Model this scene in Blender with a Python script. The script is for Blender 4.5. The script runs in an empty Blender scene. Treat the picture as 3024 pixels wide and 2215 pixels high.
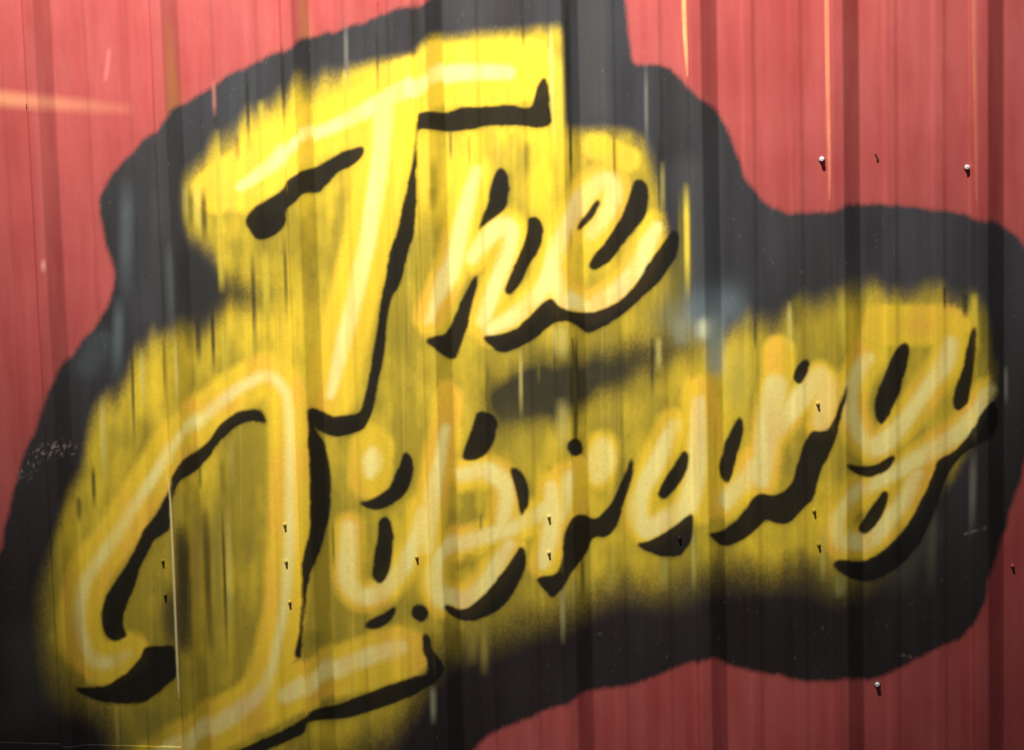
import bpy, math, random
import numpy as np
from mathutils import Matrix, Vector

# ------------------------------------------------------------------ camera, world, light, exposure
scene = bpy.context.scene
col = scene.collection
PW, PH, FOC = 3024.0, 2215.0, 6600.0            # photograph size and focal length in photo pixels
CAM = np.array([2.29037, -4.92330, 1.75])
YAW, PITCH, ROLL = 0.178654, 0.123438, -0.027468


def cam_axes():
    cy, sy = math.cos(YAW), math.sin(YAW)
    f = np.array([-sy * math.cos(PITCH), cy * math.cos(PITCH), -math.sin(PITCH)])
    r = np.array([cy, sy, 0.0])
    u = np.cross(r, f)
    cr, sr = math.cos(ROLL), math.sin(ROLL)
    return r * cr + u * sr, -r * sr + u * cr, f


RX, UP, FW = cam_axes()
cam_data = bpy.data.cameras.new('camera')
cam = bpy.data.objects.new('camera', cam_data)
col.objects.link(cam)
M = Matrix(((RX[0], UP[0], -FW[0], CAM[0]), (RX[1], UP[1], -FW[1], CAM[1]), (RX[2], UP[2], -FW[2], CAM[2]), (0, 0, 0, 1)))
cam.matrix_world = M
cam_data.sensor_fit = 'HORIZONTAL'
cam_data.sensor_width = 36.0
cam_data.lens = 36.0 * FOC / PW
cam_data.clip_start, cam_data.clip_end = 0.05, 100.0
scene.camera = cam

world = bpy.data.worlds.new('World')
scene.world = world
world.use_nodes = True
bg = world.node_tree.nodes['Background']
bg.inputs['Color'].default_value = (0.80, 0.86, 1.0, 1)
bg.inputs['Strength'].default_value = 0.05

# one flood lamp mounted high above the sign, its pool of light fading down the wall
ld = bpy.data.lights.new('flood_lamp', 'SPOT')
ld.spot_size, ld.spot_blend = 2 * 0.2364, 1.0
ld.shadow_soft_size = 0.18
ld.energy = 140000.0
ld.color = (1.0, 0.945, 0.89)
lamp = bpy.data.objects.new('flood_lamp', ld)
col.objects.link(lamp)
lamp.location = (-0.80, -5.0, 15.5)
lamp.rotation_euler = (Vector((0.50, 0.0, 6.98)) - lamp.location).to_track_quat('-Z', 'Y').to_euler()

vs = scene.view_settings
vs.view_transform = 'Standard'
vs.look = 'None'
vs.exposure = 0.0
vs.gamma = 1.0
vs.use_curve_mapping = False

# ------------------------------------------------------------------ helpers: noise, masks
rng = np.random.default_rng(7)
MARG, SC = 320, 0.5                              # painted area reaches past the picture; raster at half photo size
RW, RH = int((PW + 2 * MARG) * SC), int((PH + 2 * MARG) * SC)
gx = (np.arange(RW) + 0.5) / SC - MARG
gy = (np.arange(RH) + 0.5) / SC - MARG


def vnoise(sx, sy, seed, octaves=1):
    """smooth value noise over the painted area, feature size sx by sy"""
    out, amp, tot = np.zeros((RH, RW), np.float32), 1.0, 0.0
    r = np.random.default_rng(seed)
    for o in range(octaves):
        nx, ny = int((PW + 2 * MARG) / sx) + 3, int((PH + 2 * MARG) / sy) + 3
        g = r.random((ny, nx)).astype(np.float32)
        u, v = ((gx + MARG) / sx).astype(np.float32), ((gy + MARG) / sy).astype(np.float32)
        iu, iv = u.astype(int), v.astype(int)
        fu, fv = u - iu, v - iv
        fu, fv = fu * fu * (3 - 2 * fu), fv * fv * (3 - 2 * fv)
        a = g[iv][:, iu] * (1 - fu) + g[iv][:, iu + 1] * fu
        b = g[iv + 1][:, iu] * (1 - fu) + g[iv + 1][:, iu + 1] * fu
        out += amp * (a * (1 - fv)[:, None] + b * fv[:, None])
        tot += amp
        amp *= 0.55
        sx, sy = sx / 2.1, sy / 2.1
    return out / tot


def noise1(s, seed):
    r = np.random.default_rng(seed)
    g = r.random(int((PW + 2 * MARG) / s) + 3)
    u = (gx + MARG) / s
    i = u.astype(int)
    f = u - i
    f = f * f * (3 - 2 * f)
    return g[i] * (1 - f) + g[i + 1] * f


def spline(pts, closed=True, n=6):
    p = np.array(pts, float)
    m = len(p)
    out = []
    rngk = range(m) if closed else range(m - 1)
    for i in rngk:
        if closed:
            a, b, c, d = p[i - 1], p[i], p[(i + 1) % m], p[(i + 2) % m]
        else:
            a, b, c, d = p[max(i - 1, 0)], p[i], p[i + 1], p[min(i + 2, m - 1)]
        for k in range(n):
            t = k / n
            out.append(0.5 * ((2 * b) + (c - a) * t + (2 * a - 5 * b + 4 * c - d) * t * t + (3 * b - a - 3 * c + d) * t ** 3))
    if not closed:
        out.append(p[-1])
    return np.array(out)


def bbox(m):
    r = np.flatnonzero(m.any(axis=1))
    c = np.flatnonzero(m.any(axis=0))
    return (r[0], r[-1] + 1, c[0], c[-1] + 1) if len(r) else (0, 1, 0, 1)


def blur(a, sx, sy=None):
    sy = sx if sy is None else sy
    y0, y1, x0, x1 = bbox(a)
    mx, my = int(3 * sx * SC) + 2, int(3 * sy * SC) + 2
    y0, y1, x0, x1 = max(y0 - my, 0), min(y1 + my, RH), max(x0 - mx, 0), min(x1 + mx, RW)
    full = np.zeros_like(a)
    a = a[y0:y1, x0:x1].astype(np.float32)
    for ax, s in ((1, sx * SC), (0, sy * SC)):
        if s < 0.3:
            continue
        r = int(3 * s) + 1
        k = np.exp(-0.5 * (np.arange(-r, r + 1) / s) ** 2)
        k = (k / k.sum()).astype(np.float32)
        pad = [(0, 0), (0, 0)]
        pad[ax] = (r, r)
        b = np.pad(a, pad, mode='edge')
        out = np.zeros_like(a)
        for i, w in enumerate(k):
            out += w * (b[i:i + a.shape[0], :] if ax == 0 else b[:, i:i + a.shape[1]])
        a = out
    full[y0:y1, x0:x1] = a
    return full


def poly(pts, smooth=True):
    p = spline(pts) if smooth else np.array(pts, float)
    m = np.zeros((RH, RW), np.float32)
    x0 = max(int((p[:, 0].min() + MARG) * SC) - 1, 0)
    x1 = min(int((p[:, 0].max() + MARG) * SC) + 2, RW)
    q = np.roll(p, -1, axis=0)
    for iy in range(max(int((p[:, 1].min() + MARG) * SC) - 1, 0), min(int((p[:, 1].max() + MARG) * SC) + 2, RH)):
        for sub in (-0.25, 0.25):
            y = gy[iy] + sub / SC
            c = ((p[:, 1] > y) != (q[:, 1] > y))
            if not c.any():
                continue
            xs = np.sort(p[c, 0] + (y - p[c, 1]) * (q[c, 0] - p[c, 0]) / (q[c, 1] - p[c, 1]))
            inside = np.searchsorted(xs, gx[x0:x1]) % 2
            m[iy, x0:x1] += 0.5 * inside
    return m


def stroke(pts, w, soft=6.0):
    """painted stroke along points: w half width (number or one per point), soft edge width"""
    p = np.array(pts, float)
    ww = np.full(len(p), float(w)) if np.isscalar(w) else np.array(w, float)
    q = spline(np.column_stack([p, ww]), closed=False, n=5)
    m = np.zeros((RH, RW), np.float32)
    for a, b in zip(q[:-1], q[1:]):
        r = max(a[2], b[2]) + soft + 2
        x0, x1 = int((min(a[0], b[0]) - r + MARG) * SC), int((max(a[0], b[0]) + r + MARG) * SC) + 1
        y0, y1 = int((min(a[1], b[1]) - r + MARG) * SC), int((max(a[1], b[1]) + r + MARG) * SC) + 1
        x0, y0, x1, y1 = max(x0, 0), max(y0, 0), min(x1, RW), min(y1, RH)
        if x0 >= x1 or y0 >= y1:
            continue
        X, Y = gx[x0:x1][None, :], gy[y0:y1][:, None]
        dx, dy = b[0] - a[0], b[1] - a[1]
        L = dx * dx + dy * dy + 1e-9
        t = np.clip(((X - a[0]) * dx + (Y - a[1]) * dy) / L, 0, 1)
        d = np.hypot(X - a[0] - t * dx, Y - a[1] - t * dy)
        v = np.clip(0.5 + (a[2] + t * (b[2] - a[2]) - d) / max(soft, 1e-3), 0, 1)
        v = v * v * (3 - 2 * v)
        m[y0:y1, x0:x1] = np.maximum(m[y0:y1, x0:x1], v)
    return m


def warp_columns(m, d):
    """shift each column of a mask down by d[column] photo pixels (paint that ran or missed along the ribs)"""
    idx = np.clip(np.arange(RH)[:, None] - np.round(d * SC).astype(int)[None, :], 0, RH - 1)
    return np.take_along_axis(m, idx, axis=0)


def warp_noise(m, dx, dy):
    iy = np.clip(np.arange(RH)[:, None] + np.round(dy * SC).astype(int), 0, RH - 1)
    ix = np.clip(np.arange(RW)[None, :] + np.round(dx * SC).astype(int), 0, RW - 1)
    return m[iy, ix]


# ------------------------------------------------------------------ the painting, traced in photo pixels
BACKDROP = [(1340, -60), (1287, 0), (1197, 25), (1134, 45), (1067, 67), (1000, 89), (918, 117), (829, 148), (726, 197), (627, 255),
            (542, 314), (470, 372), (403, 435), (340, 502), (309, 551), (295, 596), (296, 636), (305, 685), (318, 735), (331, 767),
            (338, 807), (334, 856), (314, 906), (282, 960), (242, 1013), (211, 1058), (175, 1107), (143, 1152), (125, 1206),
            (108, 1264), (81, 1318), (63, 1367), (45, 1425), (29, 1480), (18, 1547), (4, 1622), (-30, 1700), (-105, 1800), (-165, 1950),
            (-160, 2130), (-60, 2310), (150, 2410), (500, 2450), (900, 2420), (1190, 2350), (1320, 2285), (1400, 2215), (1436, 2174), (1489, 2147), (1578, 2116), (1667, 2072), (1740, 2045), (1823, 2027),
            (1912, 2005), (2000, 1972), (2082, 1948), (2150, 1966), (2231, 1984), (2318, 1995), (2386, 2016), (2490, 2009), (2545, 2013),
            (2613, 1988), (2681, 1952), (2772, 1911), (2840, 1879), (2885, 1816), (2912, 1748), (2935, 1693), (2958, 1616),
            (2976, 1534), (2994, 1466), (3024, 1375), (3062, 1250), (3080, 1000), (3062, 800), (3024, 722), (2990, 685), (2953, 667), (2908, 660),
            (2862, 642), (2794, 624), (2726, 613), (2635, 606), (2545, 610), (2490, 617), (2431, 624), (2363, 631), (2309, 624), (2263, 601),
            (2227, 567), (2200, 527), (2177, 463), (2150, 395), (2123, 350), (2086, 309), (2045, 268), (2018, 236), (2000, 218), (1954, 193),
            (1892, 188), (1865, 175), (1858, 112), (1847, 0), (1840, -60), (1795, -160), (1660, -215), (1490, -180)]
FILL = [(1618, 80), (1538, 92), (1403, 101), (1314, 116), (1236, 132), (1216, 165), (1112, 182), (1036, 206), (1000, 233), (918, 255), (842, 290),
        (784, 335), (717, 370), (672, 405), (627, 435), (600, 495), (545, 535), (540, 620), (560, 690), (600, 730), (640, 770), (668, 830),
        (668, 890), (640, 935), (570, 975), (470, 1000), (403, 1055), (375, 1125), (305, 1215), (268, 1285), (248, 1400),
        (212, 1480), (178, 1547), (151, 1627), (142, 1702), (125, 1814), (129, 1903), (147, 1992), (190, 2050), (300, 2072),
        (338, 2085), (345, 2150), (370, 2270), (480, 2350), (680, 2340), (860, 2280), (980, 2230), (1100, 2190), (1180, 2120), (1249, 2000), (1275, 1940), (1311, 1905), (1445, 1880), (1578, 1814), (1667, 1795),
        (1756, 1756), (1823, 1712), (1934, 1729), (2000, 1740), (2091, 1690), (2227, 1680), (2363, 1675), (2431, 1698), (2477, 1730), (2560, 1690),
        (2700, 1550), (2790, 1400), (2885, 1250), (2926, 1149), (2921, 1058), (2912, 940), (2876, 880), (2840, 895), (2772, 858), (2726, 866), (2635, 886), (2581, 868),
        (2536, 868), (2477, 856), (2431, 893), (2363, 925), (2272, 948), (2191, 980), (2120, 1010), (2050, 960), (1995, 860), (1975, 740),
        (1954, 650), (1945, 538), (1918, 448), (1878, 403), (1784, 383), (1700, 395), (1672, 390), (1664, 300), (1660, 90)]

# black drop shadows, one list of outlines for each letter
SHADOW = {
    'T': [[(726, 645), (762, 605), (829, 565), (851, 529), (887, 506), (932, 493), (968, 475), (1000, 452), (1027, 443), (1067, 432), (1077, 441),
           (1067, 466), (1036, 493), (1000, 511), (963, 547), (941, 569), (896, 573), (874, 596), (847, 618), (842, 663), (806, 699), (762, 708), (735, 681)],
          [(1237, 334), (1273, 329), (1323, 332), (1358, 320), (1385, 315), (1448, 314), (1515, 310), (1565, 317), (1578, 287), (1587, 255),
           (1605, 228), (1616, 242), (1623, 314), (1623, 374), (1538, 372), (1448, 372), (1394, 381), (1332, 390), (1287, 385), (1260, 383), (1235, 392),
           (1231, 493), (1230, 560), (1227, 640), (1220, 694), (1206, 745), (1184, 830), (1157, 883), (1143, 955), (1137, 1031), (1121, 1121), (1105, 1188),
           (1094, 1228), (1076, 1264), (1049, 1278), (1000, 1291), (965, 1286), (925, 1262), (908, 1240), (907, 1212), (918, 1204), (941, 1210), (977, 1228), (1000, 1228),
           (1058, 1215), (1081, 1152), (1094, 1080), (1112, 982), (1125, 897), (1139, 821), (1152, 745), (1170, 686), (1188, 618), (1202, 547), (1215, 493), (1224, 426), (1231, 358)]],
    'h': [[(1475, 497), (1493, 506), (1504, 533), (1504, 573), (1493, 614), (1470, 636), (1439, 659), (1410, 685), (1417, 663), (1439, 600), (1448, 556), (1461, 515)],
          [(1560, 643), (1591, 645), (1605, 677), (1600, 717), (1587, 745), (1565, 780), (1547, 821), (1520, 861), (1502, 872), (1493, 861), (1497, 834), (1520, 785),
           (1538, 740), (1551, 705), (1558, 672)],
          [(1407, 807), (1410, 839), (1399, 883), (1385, 942), (1372, 995), (1358, 1036), (1343, 1063), (1314, 1054), (1278, 1027), (1258, 1013), (1260, 998),
           (1287, 991), (1314, 984), (1336, 946), (1354, 906), (1381, 848)]],
    'e': [[(1426, 995), (1466, 989), (1515, 973), (1560, 937), (1600, 897), (1627, 880), (1636, 886), (1645, 901), (1681, 919), (1739, 924), (1797, 908), (1851, 870),
           (1887, 825), (1914, 780), (1941, 740), (1963, 708), (1986, 681), (2004, 690), (2002, 740), (1986, 776), (1950, 830), (1896, 879), (1842, 928), (1789, 960),
           (1748, 984), (1717, 977), (1685, 955), (1641, 953), (1605, 982), (1565, 1009), (1524, 1031), (1484, 1040), (1453, 1027)],
          [(1768, 587), (1771, 600), (1757, 632), (1735, 659), (1712, 683), (1703, 677), (1717, 650), (1735, 627), (1753, 600)],
          [(1878, 531), (1901, 533), (1914, 565), (1914, 600), (1905, 645), (1878, 672), (1851, 708), (1829, 740), (1806, 767), (1771, 794), (1753, 798), (1739, 789),
           (1744, 771), (1764, 740), (1793, 708), (1815, 672), (1838, 632), (1856, 587), (1869, 542)]],
    'L': [[(907, 1225), (909, 1269), (912, 1367), (914, 1480), (912, 1569), (894, 1649), (890, 1702), (890, 1769), (885, 1836), (881, 1880), (870, 1929),
           (876, 1943), (887, 1940), (894, 1880), (899, 1814), (907, 1747), (916, 1694), (934, 1658), (956, 1600), (970, 1538), (978, 1480), (977, 1403), (968, 1345),
           (954, 1304), (940, 1280), (925, 1255)],
          [(786, 1251), (780, 1224), (762, 1210), (735, 1208), (699, 1219), (663, 1242), (641, 1264), (618, 1300), (587, 1327), (547, 1354), (520, 1381), (506, 1408),
           (502, 1439), (482, 1480), (463, 1516), (427, 1560), (400, 1618), (365, 1680), (329, 1734), (307, 1778), (300, 1818), (305, 1863), (320, 1887), (343, 1894),
           (369, 1883), (376, 1876), (365, 1849), (367, 1814), (383, 1765), (405, 1711), (414, 1676), (436, 1636), (458, 1596), (480, 1578), (503, 1556), (503, 1500),
           (515, 1457), (533, 1421), (569, 1399), (591, 1381), (618, 1349), (645, 1309), (672, 1282), (699, 1260), (735, 1246), (771, 1248)],
          [(222, 2032), (267, 2029), (311, 2025), (356, 2000), (391, 1969), (418, 1934), (431, 1909), (472, 1909), (512, 1907), (518, 1947), (525, 1996), (489, 2027),
           (467, 2049), (427, 2072), (378, 2078), (311, 2076), (249, 2054)],
          [(600, 2262), (703, 2215), (756, 2192), (845, 2152), (899, 2121), (916, 2101), (956, 2087), (1000, 2079), (1071, 2052), (1156, 2020), (1222, 1998), (1258, 1991),
           (1262, 1960), (1249, 1916), (1247, 1880), (1258, 1867), (1271, 1889), (1280, 1925), (1310, 1960), (1306, 1995), (1267, 2027), (1178, 2072), (1089, 2103), (1027, 2121), (979, 2125),
           (912, 2134), (899, 2165), (845, 2192), (792, 2215), (700, 2275)]],
    'i': [[(1193, 1336), (1211, 1343), (1220, 1376), (1215, 1412), (1202, 1448), (1179, 1475), (1147, 1496), (1111, 1507), (1080, 1498), (1062, 1484), (1094, 1475),
           (1121, 1461), (1148, 1439), (1170, 1399), (1184, 1363)],
          [(1138, 1527), (1153, 1538), (1161, 1582), (1158, 1636), (1149, 1689), (1133, 1714), (1118, 1722), (1102, 1707), (1099, 1689), (1105, 1640), (1113, 1587), (1118, 1542)],
          [(1168, 1791), (1167, 1814), (1151, 1836), (1120, 1856), (1089, 1858), (1076, 1847), (1098, 1827), (1133, 1811)]],
    'b': [[(1412, 1217), (1448, 1217), (1468, 1237), (1468, 1269), (1457, 1309), (1435, 1340), (1412, 1356), (1381, 1361), (1365, 1352), (1372, 1322), (1385, 1287), (1397, 1246)],
          [(1509, 1383), (1524, 1381), (1547, 1403), (1560, 1439), (1562, 1480), (1552, 1507), (1540, 1529), (1532, 1502), (1529, 1480), (1520, 1439), (1506, 1390)],
          [(1540, 1613), (1552, 1631), (1552, 1676), (1534, 1720), (1507, 1765), (1472, 1800), (1427, 1827), (1378, 1836), (1338, 1823), (1311, 1796), (1320, 1785),
           (1351, 1796), (1378, 1796), (1409, 1774), (1445, 1738), (1480, 1698), (1512, 1653)],
          [(1240, 1785), (1258, 1791), (1266, 1808), (1260, 1828), (1242, 1838), (1222, 1830), (1214, 1812), (1222, 1793)]],
    'r': [[(1699, 1294), (1715, 1300), (1722, 1318), (1718, 1338), (1700, 1350), (1683, 1340), (1676, 1322), (1682, 1303)],
          [(1867, 1349), (1871, 1372), (1860, 1434), (1845, 1480), (1832, 1524), (1814, 1565), (1787, 1587), (1752, 1589), (1734, 1631), (1703, 1671), (1672, 1720),
           (1654, 1747), (1632, 1765), (1614, 1747), (1587, 1720), (1598, 1702), (1632, 1698), (1649, 1685), (1661, 1649), (1663, 1605), (1669, 1569), (1690, 1529), (1712, 1516),
           (1734, 1522), (1761, 1529), (1787, 1507), (1808, 1480), (1829, 1434), (1851, 1385)]],
    'a': [[(2027, 1330), (2034, 1344), (2032, 1375), (2018, 1407), (2000, 1439), (1980, 1460), (1963, 1474), (1950, 1472), (1944, 1460), (1952, 1434), (1975, 1394),
           (2000, 1358), (2014, 1337)],
          [(2188, 1233), (2197, 1248), (2193, 1289), (2182, 1330), (2168, 1380), (2154, 1421), (2143, 1426), (2127, 1407), (2123, 1375), (2136, 1326), (2154, 1280), (2172, 1244)],
          [(2000, 1547), (1956, 1576), (1921, 1596), (1881, 1605), (1890, 1618), (1925, 1636), (1956, 1647), (2000, 1643), (2023, 1625), (2043, 1593), (2048, 1521), (2027, 1525)]],
    'r2': [[(2502, 1135), (2502, 1167), (2486, 1230), (2472, 1285), (2454, 1330), (2427, 1385), (2409, 1448), (2399, 1480), (2386, 1489), (2354, 1521), (2327, 1544),
            (2300, 1548), (2263, 1539), (2241, 1557), (2204, 1589), (2168, 1607), (2132, 1614), (2104, 1589), (2093, 1575), (2127, 1569), (2159, 1548), (2191, 1516), (2213, 1489),
            (2222, 1475), (2245, 1457), (2281, 1462), (2309, 1453), (2340, 1425), (2354, 1375), (2372, 1316), (2395, 1276), (2418, 1276), (2449, 1267), (2468, 1226), (2486, 1176)],
           [(2381, 1060), (2391, 1071), (2388, 1094), (2374, 1121), (2359, 1134), (2343, 1121), (2346, 1099), (2363, 1071)]],
    'y': [[(2667, 1012), (2681, 1017), (2686, 1035), (2679, 1076), (2667, 1117), (2658, 1158), (2640, 1194), (2622, 1230), (2604, 1255), (2590, 1244), (2583, 1217),
           (2582, 1185), (2595, 1149), (2613, 1103), (2631, 1058), (2649, 1026)],
          [(2872, 967), (2883, 976), (2881, 1035), (2874, 1103), (2865, 1158), (2858, 1189), (2840, 1208), (2824, 1217), (2815, 1198), (2817, 1162), (2831, 1117), (2849, 1062), (2860, 1008)],
          [(2642, 1344), (2642, 1362), (2622, 1389), (2590, 1405), (2554, 1410), (2522, 1398), (2499, 1380), (2499, 1369), (2531, 1375), (2572, 1375), (2604, 1362), (2626, 1348)],
          [(2613, 1450), (2624, 1457), (2622, 1480), (2613, 1507), (2595, 1539), (2567, 1571), (2545, 1578), (2536, 1562), (2545, 1539), (2563, 1512), (2586, 1480), (2600, 1460)],
          [(2930, 1185), (2903, 1217), (2876, 1257), (2853, 1294), (2813, 1335), (2772, 1357), (2754, 1398), (2735, 1448), (2719, 1480), (2699, 1516), (2667, 1566), (2626, 1612), (2590, 1639),
           (2558, 1652), (2522, 1657), (2481, 1655), (2461, 1666), (2477, 1689), (2508, 1707), (2545, 1716), (2590, 1711), (2635, 1689), (2681, 1648), (2722, 1593), (2749, 1539),
           (2772, 1480), (2781, 1448), (2808, 1389), (2840, 1348), (2880, 1318), (2930, 1290), (2950, 1230)]],
}
# pale highlight strokes: (points, half width) and the body strokes that lie under them
HIGHLIGHT = {
    'T': [([(712, 551), (806, 484), (860, 425), (1000, 367), (1112, 309), (1202, 260), (1260, 240), (1336, 217), (1426, 213), (1502, 214)], [12, 20, 17, 18, 24, 26, 22, 24, 22, 20]),
          ([(1134, 305), (1130, 403), (1121, 493), (1103, 605), (1085, 717), (1067, 785), (1049, 874), (1027, 964), (1004, 1054), (977, 1165)], [30, 26, 25, 24, 24, 23, 22, 22, 20, 12])],
    'h': [([(1408, 506), (1385, 582), (1363, 672), (1340, 776), (1305, 852), (1269, 935)], [12, 17, 18, 20, 20, 12]),
          ([(1395, 760), (1440, 700), (1480, 672), (1508, 680), (1505, 735), (1484, 794), (1453, 874), (1425, 950)], [16, 20, 24, 20, 18, 18, 18, 14]),
          ([(1448, 973), (1515, 937), (1573, 888), (1618, 830)], [16, 20, 20, 18])],
    'e': [([(1618, 830), (1650, 717), (1699, 627), (1752, 556), (1795, 536), (1808, 575), (1782, 640), (1744, 692)], [18, 20, 22, 22, 22, 20, 20, 14]),
          ([(1640, 800), (1650, 860), (1680, 895), (1735, 908), (1806, 872), (1874, 807), (1910, 730), (1940, 672)], [16, 18, 18, 18, 22, 22, 20, 14])],
    'L': [([(378, 1929), (338, 1952), (289, 1956), (254, 1916), (236, 1836), (249, 1738), (289, 1658), (347, 1578), (400, 1489), (475, 1376), (515, 1304), (587, 1246), (672, 1170),
            (753, 1121), (797, 1112), (838, 1148), (851, 1201), (856, 1322), (856, 1480), (856, 1569), (850, 1680), (841, 1791), (818, 1903), (796, 1992), (756, 2058), (667, 2125),
            (578, 2174), (512, 2205), (440, 2260)],
           [12, 18, 22, 20, 18, 20, 20, 20, 17, 16, 16, 18, 17, 17, 17, 16, 15, 15, 16, 18, 16, 14, 13, 16, 24, 28, 28, 26, 26]),
          ([(845, 2054), (925, 2009), (1000, 1974), (1067, 1947), (1178, 1911)], [26, 30, 28, 28, 26])],
    'i': [([(1103, 1338), (1099, 1367), (1094, 1395)], [15, 24, 14]),
          ([(1031, 1560), (1029, 1636), (1029, 1711), (1055, 1754), (1098, 1760), (1147, 1729), (1191, 1671), (1231, 1591), (1246, 1510)], [18, 22, 22, 20, 20, 20, 20, 18, 12])],
    'b': [([(1314, 1278), (1287, 1412), (1272, 1500), (1262, 1620)], [10, 18, 18, 12]),
          ([(1367, 1402), (1426, 1390), (1475, 1412), (1497, 1457), (1489, 1524), (1478, 1560)], [17, 20, 22, 18, 16, 12]),
          ([(1610, 1505), (1512, 1560), (1423, 1587), (1334, 1618), (1289, 1655), (1282, 1725), (1311, 1769), (1369, 1776), (1427, 1729), (1476, 1658), (1503, 1609)],
           [16, 18, 18, 17, 18, 20, 20, 22, 20, 18, 14])],
    'r': [([(1780, 1320), (1776, 1362), (1768, 1402)], [22, 34, 22]),
          ([(1630, 1439), (1634, 1507), (1623, 1591), (1605, 1660)], [14, 22, 20, 16]),
          ([(1676, 1400), (1668, 1450), (1655, 1520)], [12, 18, 14])],
    'a': [([(1990, 1255), (1954, 1336), (1923, 1399), (1892, 1457), (1885, 1520), (1912, 1562), (1960, 1540), (2025, 1495), (2054, 1400), (2062, 1290), (2062, 1180)],
           [14, 20, 20, 20, 22, 24, 24, 24, 24, 20, 14]),
          ([(2140, 1490), (2170, 1450), (2204, 1412), (2225, 1370)], [16, 20, 20, 14])],
    'r2': [([(2291, 1139), (2274, 1239), (2261, 1330), (2250, 1420)], [28, 30, 26, 18]),
           ([(2275, 1290), (2327, 1221), (2377, 1162), (2425, 1115), (2438, 1165), (2427, 1250)], [22, 24, 26, 28, 28, 20])],
    'y': [([(2563, 1058), (2522, 1135), (2513, 1217), (2545, 1298), (2586, 1319), (2635, 1285), (2690, 1217), (2744, 1139), (2790, 1071), (2808, 1016)],
           [14, 17, 18, 20, 24, 22, 18, 18, 22, 18]),
          ([(2915, 1165), (2862, 1253), (2808, 1294), (2749, 1330), (2681, 1375), (2613, 1412), (2545, 1453), (2490, 1500), (2470, 1548), (2486, 1595), (2536, 1612), (2581, 1584), (2626, 1534), (2672, 1472), (2708, 1398)],
           [20, 24, 20, 20, 20, 16, 14, 18, 18, 18, 20, 20, 18, 18, 14])],
}
BODYW = {'T': 74, 'L': 64, 'h': 50, 'e': 52, 'i': 46, 'b': 50, 'r': 48, 'a': 50, 'r2': 50, 'y': 52}
BODY_EXTRA = {'T': [([(1180, 270), (1336, 220), (1560, 205)], 92), ([(640, 560), (760, 480), (860, 420)], 70)],
              'i': [([(1098, 1320), (1090, 1410)], 64)], 'L': [([(760, 2090), (925, 2010), (1200, 1930)], 72), ([(560, 2190), (760, 2075)], 75)],
              'b': [([(1320, 1180), (1310, 1290), (1290, 1420)], 46)], 'y': [([(2600, 960), (2800, 960)], 60)], 'e': [([(1760, 430), (1850, 470)], 40)],
              'h': [], 'r': [([(1700, 1400), (1690, 1500)], 50)], 'a': [([(2060, 1150), (2090, 1300), (2090, 1500)], 46)], 'r2': [([(2300, 1040), (2300, 1100)], 50)]}
ORANGE = [(1320, 1230, 26, 60), (1105, 400, 20, 70), (1180, 560, 16, 120), (1360, 1560, 40, 70), (1370, 1690, 34, 40), (2110, 1150, 34, 40), (1712, 640, 22, 60), (1715, 800, 26, 70),
          (880, 1150, 22, 60), (800, 1740, 26, 120), (2280, 1050, 45, 30), (2540, 1040, 24, 70), (2720, 960, 60, 30), (1290, 950, 34, 30), (960, 1720, 40, 50), (940, 2050, 50, 30),
          (1230, 1960, 22, 50), (2120, 1530, 30, 40), (2450, 1640, 26, 60), (190, 1730, 24, 70), (660, 1200, 60, 30), (560, 1200, 40, 30), (1850, 1290, 24, 60), (870, 330, 30, 16)]
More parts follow.
